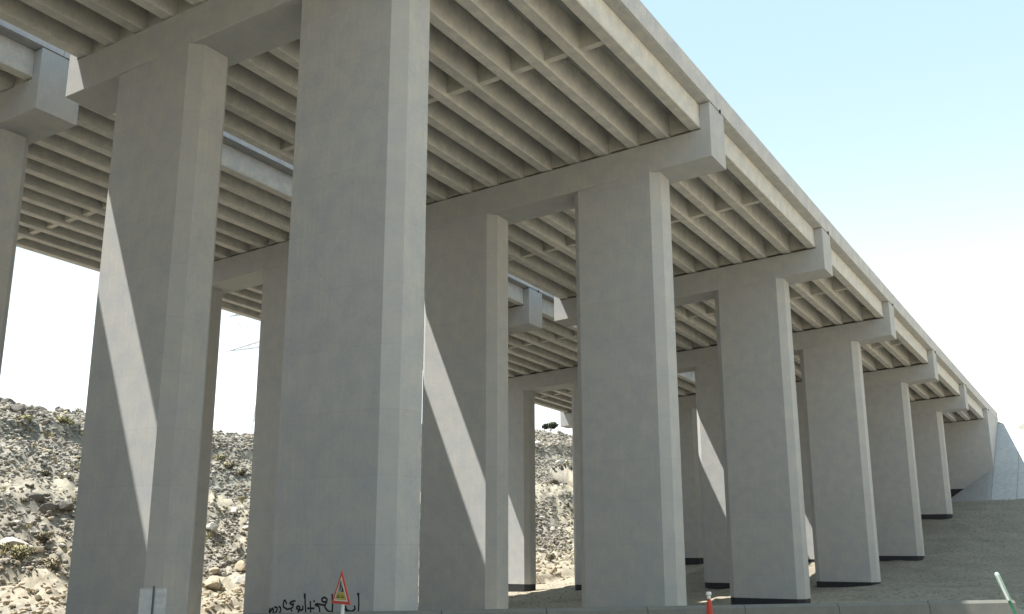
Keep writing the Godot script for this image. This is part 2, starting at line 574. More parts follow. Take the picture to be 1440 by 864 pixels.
# The Arabic spray lettering on the nearest pier: strokes of paint lying on the concrete
func graffiti(col: Node3D, o: Vector3) -> void:
	var st := sg()
	var strokes := [
		[[1.5, -1.45], [1.52, -1.7], [1.51, -1.98]],
		[[1.36, -1.75], [1.37, -1.84], [1.23, -1.9], [1.05, -1.87], [0.92, -1.81], [0.98, -1.76], [1.04, -1.81], [1.06, -1.89], [1.04, -2.0]],
		[[0.48, -1.44], [0.51, -1.87], [0.44, -1.94], [0.31, -1.9], [0.21, -1.79], [0.27, -1.66], [0.27, -1.58], [0.17, -1.54], [0.08, -1.59], [0.12, -1.66], [0.27, -1.66]],
		[[0.21, -1.76], [0.08, -1.75], [-0.11, -1.73], [-0.16, -1.77], [-0.02, -1.82], [0.02, -2.01]],
		[[-0.38, -1.67], [-0.35, -1.97]],
		[[-0.48, -1.87], [-0.21, -1.86]],
		[[-0.61, -1.48], [-0.59, -1.7], [-0.54, -2.02]],
		[[-0.68, -1.81], [-0.67, -1.9], [-0.77, -1.93], [-0.87, -1.91], [-0.93, -1.87], [-0.88, -1.82], [-0.81, -1.84], [-0.81, -1.92], [-0.89, -2.04]],
		[[-1.0, -1.67], [-1.13, -1.69], [-1.21, -1.74], [-1.14, -1.78], [-1.07, -1.76], [-1.11, -1.87], [-1.29, -1.92], [-1.4, -1.89], [-1.48, -1.84], [-1.47, -1.7], [-1.42, -1.67], [-1.35, -1.76]],
		[[-1.67, -1.85], [-1.59, -1.9], [-1.6, -2.0], [-1.65, -2.06]],
		[[-1.85, -1.87], [-1.74, -1.9], [-1.77, -2.01], [-1.91, -2.08]],
		[[-2.03, -1.92], [-2.06, -2.0], [-2.03, -2.04], [-1.94, -1.92], [-1.89, -1.97], [-1.91, -2.06]],
		[[1.47, -1.41], [1.51, -1.42]], [[-0.24, -1.65], [-0.21, -1.66]], [[-1.14, -1.95], [-1.11, -1.96]],
		[[-0.62, -1.46], [-0.61, -1.55]]]
	var layer := 0
	for s in strokes:
		layer += 1
		var w: float = 0.08 if layer in [13, 16] else 0.058
		var off := 0.003 + 0.0004 * layer
		var c := Curve2D.new()
		for i in s.size():
			var p := Vector2(s[i][0], s[i][1])
			var a := Vector2(s[maxi(i - 1, 0)][0], s[maxi(i - 1, 0)][1])
			var b := Vector2(s[mini(i + 1, s.size() - 1)][0], s[mini(i + 1, s.size() - 1)][1])
			c.add_point(p, (a - b) / 6.0, (b - a) / 6.0)
		var pts := c.tessellate(4, 3)
		for i in pts.size() - 1:
			var d := (pts[i + 1] - pts[i]).normalized() * w * 0.5
			var n := Vector2(-d.y, d.x)
			var q := [pts[i] - d * 0.6 + n, pts[i] - d * 0.6 - n, pts[i + 1] + d * 0.6 - n, pts[i + 1] + d * 0.6 + n]
			var e := off + 0.00002 * (i % 7)
			quad(st, o + Vector3(q[0].x, q[0].y, e), o + Vector3(q[1].x, q[1].y, e), o + Vector3(q[2].x, q[2].y, e), o + Vector3(q[3].x, q[3].y, e), Vector3(0, 0, 1))
	obj("graffiti", st, M.ink, col)

# ---------------------------------------------------------------- road side
func make_roadside() -> void:
	var A := Vector2(10.39, 34.0)          # line of the barrier (t, s)
	var dir := Vector2(0.736, 0.677).normalized()
	var nrm := Vector2(dir.y, -dir.x)      # towards the camera side
	var road_y := -2.585
	var tilt := 0.004
	# verge shelf and carriageway
	var st := sg()
	var q := func(along: float, off: float, y: float) -> Vector3:
		var p := A + dir * along + nrm * off
		return P(p.x, y + tilt * clampf(along, -60.0, 60.0), p.y)
	var roadm := rect(-60.0, 1.4, 48.0, 12.0)
	prism(st, roadm, -3.2, road_y, func(a, o, y): return q.call(a, o, y))
	var road := obj("road", st, M.asphalt)
	road.set_meta("kind", "structure")
	for k in [2.2, 11.2]:
		st = sg()
		prism(st, rect(-58.0, k, 46.0, k + 0.15), road_y + 0.004, road_y + 0.008, func(a, o, y): return q.call(a, o, y))
		obj("edge_line", st, M.line, road)
	st = sg()
	prism(st, rect(-60.0, -1.2, 48.0, 1.39), -4.6, road_y + 0.03, func(a, o, y): return q.call(a, o, y))
	var verge := obj("verge", st, M.slab)
	verge.set_meta("kind", "structure")
	# barrier: cast segments, butted
	var near := ["concrete barrier segment at the road edge, farthest west beneath the bridges", "concrete barrier segment below the pier with a grey sign back", "concrete barrier segment just before the graffiti pier", "concrete barrier segment under the pier with black Arabic graffiti", "concrete barrier segment between the graffiti pier and the next pier", "concrete barrier segment before the second outer pier, in shade", "concrete barrier segment beside the red and white marker post", "concrete barrier segment behind the marker post, in front of the third pier", "concrete barrier segment in shade, short of the sunlit one", "concrete barrier segment with a sunlit pale top and face", "concrete barrier segment beside the leaning green and white post"]
	var sec := PackedVector2Array([Vector2(-0.3, 0), Vector2(0.3, 0), Vector2(0.3, 0.08), Vector2(0.24, 0.26), Vector2(0.16, 0.74), Vector2(0.07, 0.82), Vector2(-0.07, 0.82), Vector2(-0.16, 0.74), Vector2(-0.24, 0.26), Vector2(-0.3, 0.08)])
	var long := 3.0
	st = sg()
	var ang := Vector3(dir.x, tilt, -dir.y)
	var side := Vector3(nrm.x, 0, -nrm.y)
	prism(st, sec, 0.0, long - 0.012, func(u, v, w): return side * u + Vector3.UP * v + ang * w, 0.012)
	var bm := st.commit()
	for k in 11:
		var o := put("barrier_segment", bm, M.barrier, self, true)
		o.position = q.call(2.2 - 11 * long + k * long, 0.0, road_y + 0.03)
		tag(o, near[k], "barrier", "concrete barrier segments along the road")
	# triangular warning sign, seen obliquely
	var at := P(0.87, 0.0, 16.72)
	var sign := thing("warning_sign", "triangular red bordered roadworks warning sign with yellow Arabic plate, before the graffiti pier", "sign", Vector3(at.x, -2.46, at.z))
	var view := Vector3(15.65 - 0.87, 0, 16.72).normalized()
	var face := view.rotated(Vector3.UP, deg_to_rad(-60.0)).normalized()
	var right := Vector3.UP.cross(face).normalized()
	var pl := func(x: float, y: float, z: float) -> Vector3:
		return right * x + Vector3.UP * y + face * z
	st = sg()
	lathe(st, Vector3(0, 0, 0) - face * 0.05, Vector3.UP, [[0.0, 0.0], [0.038, 0.0], [0.038, 1.55], [0.0, 1.55]], 12)
	obj("post", st, M.steel, sign)
	var hgt := 0.70
	var half := 0.40
	var y0 := 1.21
	var tri_at := func(k: float) -> PackedVector2Array:
		return inset(PackedVector2Array([Vector2(-half, y0), Vector2(half, y0), Vector2(0, y0 + hgt)]), k)
	st = sg()
	prism(st, tri_at.call(0.0), -0.01, 0.006, pl)
	obj("border", st, M.red, sign)
	st = sg()
	prism(st, tri_at.call(0.062), 0.006, 0.010, pl)
	obj("inner_border", st, M.cream, sign)
	st = sg()
	prism(st, tri_at.call(0.088), 0.010, 0.013, pl)
	var panel := obj("panel", st, M.signgrey, sign)
	st = sg()
	prism(st, PackedVector2Array([Vector2(-0.21, y0 + 0.10), Vector2(0.21, y0 + 0.10), Vector2(0.135, y0 + 0.245), Vector2(-0.135, y0 + 0.245)]), 0.013, 0.016, pl)
	obj("lettering_plate", st, M.yellow, panel)
	st = sg()
	for r in [[-0.05, 0.29, -0.015, 0.42], [-0.045, 0.42, -0.01, 0.47]]:
		prism(st, rect(r[0], y0 + r[1], r[2], y0 + r[3]), 0.013, 0.017, pl)
	prism(st, PackedVector2Array([Vector2(0.02, y0 + 0.26), Vector2(0.125, y0 + 0.26), Vector2(0.075, y0 + 0.36)]), 0.013, 0.017, pl)
	prism(st, PackedVector2Array([Vector2(-0.02, y0 + 0.40), Vector2(0.045, y0 + 0.33), Vector2(0.055, y0 + 0.345), Vector2(-0.01, y0 + 0.415)]), 0.0131, 0.0172, pl)
	obj("pictogram", st, M.black, panel)
	st = sg()
	for r in [[-0.16, 0.13, -0.03, 0.15], [-0.145, 0.15, -0.13, 0.19], [-0.10, 0.15, -0.085, 0.20], [-0.055, 0.15, -0.04, 0.185], [-0.115, 0.205, -0.095, 0.22], [0.02, 0.13, 0.035, 0.215], [0.035, 0.13, 0.12, 0.147], [0.105, 0.147, 0.12, 0.19], [0.06, 0.165, 0.09, 0.18], [0.15, 0.12, 0.165, 0.17]]:
		prism(st, rect(r[0], y0 + r[1], r[2], y0 + r[3]), 0.016, 0.019, pl)
	obj("lettering", st, M.black, panel)
	# back of a rectangular sign, facing away
	var bs := thing("road_sign", "back of a grey rectangular sign on a thin dark post before the inner pier", "sign", P(-2.56, -2.46, 14.58))
	var bx := Vector3(cos(deg_to_rad(36.0)), 0, -sin(deg_to_rad(36.0)))
	var bz := bx.cross(Vector3.UP).normalized()
	if bz.dot(Vector3(18, 0, 14.6)) < 0.0:
		bz = -bz
	st = sg()
	prism(st, rect(-0.30, 0.72, 0.27, 1.54), -0.012, 0.0, func(x, y, z): return bx * x + Vector3.UP * y + bz * z, 0.003)
	obj("panel", st, M.alu, bs)
	st = sg()
	lathe(st, bz * 0.03, Vector3.UP, [[0.0, 0.0], [0.02, 0.0], [0.02, 1.58], [0.012, 1.60], [0.0, 1.60]], 10)
	obj("post", st, M.darkpost, bs)
	st = sg()
	for y in [0.86, 1.40]:
		prism(st, rect(-0.28, y, 0.25, y + 0.03), 0.001, 0.009, func(x, yy, z): return bx * x + Vector3.UP * yy + bz * z)
	obj("rail", st, M.alu, bs)
	# red and white marker post
	var mp := thing("marker_post", "red marker post with a white cap standing before the barrier", "post", P(5.04, -2.46, 27.56))
	st = sg()
	lathe(st, Vector3.ZERO, Vector3.UP, [[0.0, 0.0], [0.10, 0.0], [0.10, 0.05], [0.075, 0.10], [0.085, 0.45], [0.085, 0.62], [0.078, 0.78], [0.052, 0.88], [0.045, 0.94]])
	obj("body", st, M.red, mp)
	st = sg()
	lathe(st, Vector3.ZERO, Vector3.UP, [[0.05, 0.94], [0.054, 0.945], [0.054, 0.985], [0.05, 0.99]])
	obj("band", st, M.white, mp)
	st = sg()
	lathe(st, Vector3.ZERO, Vector3.UP, [[0.05, 0.99], [0.05, 1.03], [0.074, 1.04], [0.078, 1.10], [0.06, 1.13], [0.0, 1.135]])
	obj("cap", st, M.white, mp)
	# leaning delineator
	var top := P(11.9, -0.83, 33.02)
	var foot := P(12.42, -2.46, 33.25)
	var ax := (top - foot).normalized()
	var tall := (top - foot).length()
	var dl := thing("delineator_post", "leaning slim post, white and pale green above, green below, at the barrier", "post", foot)
	st = sg()
	lathe(st, Vector3.ZERO, ax, [[0.0, 0.0], [0.035, 0.0], [0.045, tall * 0.50]])
	obj("stem", st, M.green, dl)
	st = sg()
	lathe(st, Vector3.ZERO, ax, [[0.045, tall * 0.50], [0.062, tall * 0.505], [0.07, tall * 0.95], [0.055, tall * 0.985], [0.0, tall]])
	obj("sleeve", st, M.palegreen, dl)
	st = sg()
	var bi := ax.cross(Vector3(-0.5, 0, 0.85)).normalized()
	var fr := bi.cross(ax).normalized()
	prism(st, rect(0.0, tall * 0.52, 0.062, tall * 0.965), 0.058, 0.066, func(x, y, z): return ax * y + (-bi if bi.dot(Vector3(1, 0, 0)) < 0 else bi) * x + (fr if fr.z > 0 else -fr) * z)
	obj("reflector", st, M.white, dl)

# ---------------------------------------------------------------- rocks and plants
var rocks := {}
func rock_mesh(k: int) -> ArrayMesh:
	if rocks.has(k):
		return rocks[k]
	var r := RandomNumberGenerator.new()
	r.seed = 4000 + k
	var g := (1.0 + sqrt(5.0)) * 0.5
	var v: Array[Vector3] = []
	for a in [-1.0, 1.0]:
		for b in [-g, g]:
			v.append(Vector3(a, b, 0)); v.append(Vector3(0, a, b)); v.append(Vector3(b, 0, a))
	var tris := []
	for i in 12:
		for j in range(i + 1, 12):
			for l in range(j + 1, 12):
				if v[i].distance_to(v[j]) < 2.1 and v[j].distance_to(v[l]) < 2.1 and v[i].distance_to(v[l]) < 2.1:
					tris.append([v[i].normalized(), v[j].normalized(), v[l].normalized()])
	var fine := []
	for t in tris:
		var a: Vector3 = (t[0] + t[1]).normalized()
		var b: Vector3 = (t[1] + t[2]).normalized()
		var c: Vector3 = (t[2] + t[0]).normalized()
		fine.append_array([[t[0], a, c], [a, t[1], b], [c, b, t[2]], [a, b, c]])
	var cuts := []
	for i in 13:
		cuts.append([Vector3(r.randfn(), r.randfn(), r.randfn()).normalized(), r.randf_range(0.38, 0.78)])
	var n := FastNoiseLite.new()
	n.seed = k
	n.frequency = 0.9
	var sc := Vector3(r.randf_range(0.8, 1.25), r.randf_range(0.55, 0.85), r.randf_range(0.75, 1.2))
	var f := func(p: Vector3) -> Vector3:
		var q := p * (1.0 + 0.18 * n.get_noise_3dv(p * 2.0))
		for c in cuts:
			var dd: float = q.dot(c[0]) - c[1]
			if dd > 0.0:
				q -= c[0] * dd * 0.9
		return q * sc
	var st := sg()
	for t in fine:
		var a: Vector3 = f.call(t[0])
		var b: Vector3 = f.call(t[1])
		var c: Vector3 = f.call(t[2])
		tri(st, a, b, c, a + b + c)
	rocks[k] = st.commit()
	return rocks[k]

func make_boulders() -> void:
	rng.seed = 77
	# azimuth sectors (degrees left of the bridge axis) in which the hillside shows between the piers
	var sectors := [[55.2, 59.3, 0, 100], [46.6, 49.6, 1, 75], [28.7, 30.7, 2, 60]]
	var size_word := ["small", "middling", "large", "huge"]
	var grp := "boulders strewn over the hillside"
	var k := 0
	for si in sectors.size():
		var s0: Array = sectors[si]
		for i in int(s0[3]):
			var az := deg_to_rad(rng.randf_range(s0[0], s0[1]))
			var depth := pow(rng.randf(), 1.15) * 44.0 + 0.4
			var t := -44.3 - depth
			var r := (15.65 - t) / sin(az)
			var s := r * cos(az)
			var px := 1379.0 / r
			var want := rng.randf_range(5.5, 9.0)
			if rng.randf() < 0.33:
				want = rng.randf_range(9.0, 15.0)
			var big := want / px * 0.5
			if si == 0 and depth < 6.0 and rng.randf() < 0.6:
				continue
			if depth > 17.5 and depth < 22.5 and rng.randf() < 0.7:
				continue
			var tone := 0
			var roll := rng.randf()
			if depth < 5.0:
				tone = 2
				if roll < 0.5:
					big *= 1.5
			elif roll < 0.25:
				tone = 1
			elif roll > 0.75:
				tone = 2
			if si == 1 and depth > 22.0 and roll < 0.7:
				tone = 0
			var kind := rng.randi() % 14
			var o := put("boulder", rock_mesh(kind), [M.rock_pale, M.rock_dark, M.rock_tan][tone], self, true)
			o.position = P(t, terrain(t, s) + big * rng.randf_range(0.05, 0.35), s)
			o.rotation = Vector3(rng.randf_range(-0.35, 0.35), rng.randf() * TAU, rng.randf_range(-0.35, 0.35))
			o.scale = Vector3(big, big * rng.randf_range(0.75, 1.1), big)
			var sw: String = size_word[clampi(int(big / 0.28), 0, 3)]
			var zi := [2.5, 6.0, 11.0, 17.0, 22.0, 27.0, 31.5, 36.0, 41.0].bsearch(depth)
			var zone: String = ["at the slope foot", "just above the slope foot", "on the sandy bank", "below the track", "at the track", "above the track", "halfway up the scree", "at the cut bank", "above the cut bank", "near the crest"][zi]
			var third := clampi(int((s0[1] - rad_to_deg(az)) / (s0[1] - s0[0]) * 3.0), 0, 2)
			var side: String = [["by the frame edge", "left of the inner pier", "against the inner pier"], ["against the first inner pier", "between the near piers", "against the second pier"], ["left in the middle gap", "centred in the middle gap", "right in the middle gap"]][s0[2]][third]
			var form: String = "leaning" if absf(o.rotation.x) > 0.24 else ("flattish" if o.scale.y < o.scale.x * 0.84 else ["rounded", "angular", "squat", "wedge-like", "jagged", "blocky", "lumpy"][kind % 7])
			tag(o, "%s %s %s boulder %s, %s" % [sw, form, ["pale grey", "dark grey", "tan"][tone], zone, side], "boulder", grp)
			k += 1
	# landmarks of the slope, placed where a sight line from the road meets the ground: [azimuth, slope, size, tone, label]
	for m in [[57.38, 0.0367, 1.0, 1, "black boulder at the top left of the dark group low on the slope"], [57.0, 0.0279, 0.95, 1, "upright black boulder in front of the dark group low on the slope"], [56.57, 0.0293, 0.7, 1, "smaller black boulder in the middle of the dark group"], [56.08, 0.0319, 1.1, 1, "black boulder of the dark group, half behind the inner pier"],
		[58.26, -0.0032, 1.5, 0, "long pale flat slab lying on the sandy bank"], [57.7, -0.0045, 0.6, 0, "pale block touching the end of the long flat slab"], [57.12, -0.0082, 0.7, 2, "flat tan stone right of the long slab on the bank"],
		[48.3, -0.0402, 1.25, 2, "largest tan boulder at the slope foot between the inner piers"], [48.24, -0.026, 0.7, 2, "tan boulder just above the largest tan one"], [46.95, -0.0222, 0.85, 2, "tan boulder against the second pier, upper of two"], [46.9, -0.0366, 0.8, 0, "pale boulder against the second pier, lower of two"],
		[59.54, 0.1248, 1.1, 1, "dark crest boulder at the very edge of view"], [59.31, 0.125, 0.9, 1, "dark crest boulder second from the edge of view"], [58.84, 0.117, 1.2, 1, "dark boulder stepping down from the crest boulders"], [57.7, 0.119, 1.0, 1, "dark boulder capping the middle of the left crest"],
		[48.46, 0.0507, 0.75, 0, "pale angular block in the upper scree between the inner piers"], [48.69, 0.0147, 0.9, 0, "pale tilted block beside the inner pier, halfway down the scree"], [47.44, 0.0294, 0.7, 0, "rounded grey block in the middle of the scree"]]:
		var a := deg_to_rad(m[0])
		var r := 62.0
		while r < 150.0 and terrain(15.65 - r * sin(a), r * cos(a)) < r * m[1]:
			r += 0.25
		var big: float = m[2]
		var o := put("boulder", rock_mesh(rng.randi() % 14), [M.rock_pale, M.rock_dark, M.rock_tan][m[3]], self, true)
		var tt := 15.65 - r * sin(a)
		o.position = P(tt, terrain(tt, r * cos(a)) + big * 0.2, r * cos(a))
		o.rotation = Vector3(rng.randf_range(-0.3, 0.3), rng.randf() * TAU, rng.randf_range(-0.3, 0.3))
		o.scale = Vector3(big, big * (0.55 if "flat" in m[4] else 0.9), big)
		tag(o, m[4], "boulder", grp)
	# the rubble between them
	for pass_ in 3:
		var mm := MultiMesh.new()
		mm.transform_format = MultiMesh.TRANSFORM_3D
		mm.use_colors = true
		mm.mesh = rock_mesh(20 + pass_)
		var xf: Array[Transform3D] = []
		var cols: Array[Color] = []
		for i in 66000:
			var t := rng.randf_range(-97.0, -43.4)
			var s := rng.randf_range(24.0, 205.0)
			var d := -44.0 - t
			var p := n_patch.get_noise_2d(t * 1.3, s * 1.3)
			var keep := 0.85 - p * 0.7
			if d < 7.5: keep *= 0.26
			if d > 17.5 and d < 22.5: keep *= 0.12
			if d > 23.0 and d < 32.0: keep += 0.5
			if d > 34.0: keep += 0.3
			if rng.randf() > keep:
				continue
			var big := 0.07 + (0.26 if d < 34.0 else 0.4) * pow(rng.randf(), 2.4)
			var b := Basis.from_euler(Vector3(rng.randf_range(-0.5, 0.5), rng.randf() * TAU, rng.randf_range(-0.5, 0.5))).scaled(Vector3(big, big * 0.85, big))
			xf.append(Transform3D(b, P(t, terrain(t, s) + big * 0.2, s)))
			var c := Color(0.54, 0.505, 0.445).lerp(Color(0.27, 0.245, 0.21), pow(rng.randf(), 1.2) * 0.7)
			if d < 6.0 or rng.randf() < 0.15:
				c = Color(0.66, 0.57, 0.43) * rng.randf_range(0.75, 1.0)
			cols.append(c)
		mm.instance_count = xf.size()
		for i in xf.size():
			mm.set_instance_transform(i, xf[i])
			mm.set_instance_color(i, cols[i])
		var o := MultiMeshInstance3D.new()
		o.name = numbered("rubble")
		o.multimesh = mm
		o.material_override = M.rock
		add_child(o)
		tag(o, ["loose grey and tan rubble covering the hillside", "broken stone scree covering the hillside", "small angular stones covering the hillside"][pass_], "rubble", "", "stuff")

func make_stones() -> void:
	var rr := RandomNumberGenerator.new()
	rr.seed = 17
	var mm := MultiMesh.new()
	mm.transform_format = MultiMesh.TRANSFORM_3D
	mm.use_colors = true
	mm.mesh = rock_mesh(31)
	var xf: Array[Transform3D] = []
	while xf.size() < 9000:
		var s := rr.randf_range(38.0, 141.0)
		var t := rr.randf_range(-44.0, 16.0)
		if n_patch.get_noise_2d(t * 3.0, s * 3.0) < rr.randf_range(-0.5, 0.25):
			continue
		var big := 0.025 + 0.13 * pow(rr.randf(), 5.0)
		xf.append(Transform3D(Basis.from_euler(Vector3(rr.randf() - 0.5, rr.randf() * TAU, rr.randf() - 0.5)).scaled(Vector3(big, big * 0.8, big)), P(t, terrain(t, s) + big * 0.15, s)))
	mm.instance_count = xf.size()
	for i in xf.size():
		mm.set_instance_transform(i, xf[i])
		mm.set_instance_color(i, Color(0.52, 0.48, 0.40) * rr.randf_range(0.5, 1.05))
	var o := MultiMeshInstance3D.new()
	o.name = numbered("gravel")
	o.multimesh = mm
	o.material_override = M.rock
	add_child(o)
	tag(o, "loose stones and clods scattered on the ground under the bridges", "gravel", "", "stuff")

func leaf_clump(st: SurfaceTool, c: Vector3, r: Vector3, count: int, size: float, tint: Color, rr: RandomNumberGenerator) -> void:
	for i in count:
		var d := Vector3(rr.randfn(), rr.randfn(), rr.randfn()).normalized() * pow(rr.randf(), 0.45)
		var p := c + d * r
		var x := Vector3(rr.randfn(), rr.randfn(), rr.randfn()).normalized()
		var y := x.cross(Vector3(rr.randfn(), rr.randfn(), rr.randfn())).normalized()
		var q := size * rr.randf_range(0.6, 1.3)
		var col := tint * rr.randf_range(0.7, 1.25)
		for v in [p + x * q, p - x * q * 0.6 + y * q * 0.45, p - x * q * 0.6 - y * q * 0.45]:
			st.set_color(col)
			st.set_normal((d + Vector3.UP * 0.3).normalized())
			st.add_vertex(v)

func bush(called: String, label: String, category: String, t: float, s: float, wide: float, high: float, tint: Color, seed_: int, group: String) -> void:
	var rr := RandomNumberGenerator.new()
	rr.seed = seed_
	var o := thing(called, label, category, P(t, terrain(t, s) - 0.05, s), group)
	var st := sg()
	for i in 9:
		var a := rr.randf() * TAU
		bar(st, Vector3.ZERO, Vector3(cos(a) * wide * 0.35, high * rr.randf_range(0.5, 0.9), sin(a) * wide * 0.35), 0.02, 0.006)
	obj("stem", st, M.bark, o)
	st = sg()
	for i in 8:
		var a := rr.randf() * TAU
		var k := rr.randf() * 0.3 * wide
		leaf_clump(st, Vector3(cos(a) * k, high * rr.randf_range(0.35, 0.75), sin(a) * k), Vector3(wide * 0.24, high * 0.28, wide * 0.24), 130, 0.06 + 0.02 * wide, tint, rr)
	obj("foliage", st, M.leaf, o)

func make_plants() -> void:
	var spots := [
		[57.9, 9.5, 2.4, 1.3, "yellow green bush low on the slope left of the inner pier", 0],
		[58.6, 11.5, 1.6, 1.0, "olive bush at the frame edge low on the slope", 0],
		[56.4, 8.0, 1.8, 1.1, "dry pale bush beside the inner pier low on the slope", 1],
		[56.9, 12.5, 1.5, 1.0, "dark brush clump among black boulders by the inner pier", 2],
		[57.2, 24.0, 1.8, 0.9, "dull brush just above the track left of the inner pier", 2],
		[58.4, 35.5, 2.6, 0.9, "yellowish scrub on top of the cut bank at the frame edge", 0],
		[56.6, 35.0, 2.6, 0.9, "yellowish scrub on the cut bank near the inner pier", 0],
		[55.9, 46.5, 1.8, 1.5, "grey green shrub on the crest beside the inner pier", 3],
		[47.9, 29.0, 2.4, 1.1, "olive brush high on the slope between the nearest inner piers", 1],
		[47.2, 27.5, 1.8, 1.0, "dull brush under the cut bank between the nearest inner piers", 2],
		[48.4, 31.0, 2.0, 0.9, "yellow scrub under the cut bank beside the inner pier", 0],
		[29.15, 46.5, 1.8, 1.5, "grey shrub on the crest beside the small tree", 3],
		[29.5, 21.0, 2.2, 1.2, "dull brush halfway up the slope in the middle gap", 2],
		[29.0, 14.0, 2.0, 1.1, "dark brush low on the slope in the middle gap", 2],
		[29.8, 4.5, 1.9, 1.1, "dark bush at the slope foot in the middle gap", 2]]
	var tints := [Color(0.44, 0.41, 0.25), Color(0.38, 0.34, 0.24), Color(0.27, 0.24, 0.18), Color(0.30, 0.31, 0.27)]
	var k := 0
	for p in spots:
		var az := deg_to_rad(p[0])
		var t: float = -44.0 - p[1]
		bush("shrub", p[4], "shrub", t, (15.65 - t) / tan(az), p[2], p[3], tints[p[5]], 300 + k, "dry shrubs on the hillside")
		k += 1
	# small acacia on the crest in the middle gap
	var t := -91.0
	var s := (15.65 - t) / tan(deg_to_rad(29.72))
	var rr := RandomNumberGenerator.new()
	rr.seed = 55
	var tree := thing("acacia_tree", "small flat crowned tree on the crest of the hillside", "tree", P(t, terrain(t, s) - 0.1, s))
	var st := sg()
	bar(st, Vector3.ZERO, Vector3(0.15, 1.1, 0), 0.11, 0.08)
	for i in 6:
		var a := TAU * i / 6.0 + rr.randf()
		bar(st, Vector3(0.15, 1.05, 0), Vector3(0.15 + cos(a) * 1.2, 1.9 + rr.randf() * 0.6, sin(a) * 1.2), 0.05, 0.02)
	obj("trunk", st, M.bark, tree)
	st = sg()
	for i in 26:
		var a := rr.randf() * TAU
		var q := sqrt(rr.randf()) * 1.5
		leaf_clump(st, Vector3(0.15 + cos(a) * q, 1.9 + rr.randf() * 1.2 * (1.0 - q * 0.35), sin(a) * q), Vector3(0.6, 0.42, 0.6), 90, 0.22, Color(0.13, 0.15, 0.10), rr)
	obj("crown", st, M.leaf, tree)

func make_brush() -> void:
	var rr := RandomNumberGenerator.new()
	rr.seed = 91
	var st := sg()
	for i in 34:
		var a := rr.randf() * TAU
		var lean := rr.randf_range(0.2, 1.0)
		var tip := Vector3(cos(a) * lean * 0.5, rr.randf_range(0.35, 0.75), sin(a) * lean * 0.5)
		var sd := Vector3(-sin(a), 0, cos(a)) * 0.022
		var mid := tip * 0.55 + Vector3.UP * 0.08
		var base := Vector3(cos(a), 0, sin(a)) * rr.randf() * 0.12
		quad(st, base - sd, base + sd, mid + sd * 0.8, mid - sd * 0.8, Vector3(cos(a), 0.3, sin(a)))
		tri(st, mid - sd * 0.8, mid + sd * 0.8, tip, Vector3(cos(a), 0.3, sin(a)))
	var mm := MultiMesh.new()
	mm.transform_format = MultiMesh.TRANSFORM_3D
	mm.use_colors = true
	mm.mesh = st.commit()
	var xf: Array[Transform3D] = []
	for i in 9000:
		var t := rr.randf_range(-95.0, -44.5)
		var s := rr.randf_range(26.0, 200.0)
		var d := -44.0 - t
		var keep := 0.10
		if d > 9.0 and d < 17.5: keep = 0.5
		if d > 21.5 and d < 26.0: keep = 0.6
		if d > 33.5 and d < 37.5: keep = 0.5
		keep *= smoothstep(-0.3, 0.35, n_patch.get_noise_2d(t * 2.6 + 30.0, s * 2.6))
		if rr.randf() > keep:
			continue
		var k := rr.randf_range(0.5, 1.3)
		xf.append(Transform3D(Basis(Vector3.UP, rr.randf() * TAU).scaled(Vector3(k, k * rr.randf_range(0.6, 1.0), k)), P(t, terrain(t, s) - 0.03, s)))
	mm.instance_count = xf.size()
	for i in xf.size():
		mm.set_instance_transform(i, xf[i])
		mm.set_instance_color(i, Color(0.36, 0.32, 0.19).lerp(Color(0.22, 0.20, 0.13), rr.randf()))
	var o := MultiMeshInstance3D.new()
	o.name = numbered("dry_grass")
	o.multimesh = mm
	o.material_override = M.leaf
	add_child(o)
	tag(o, "tufts of dry straw coloured grass over the hillside", "grass", "", "stuff")

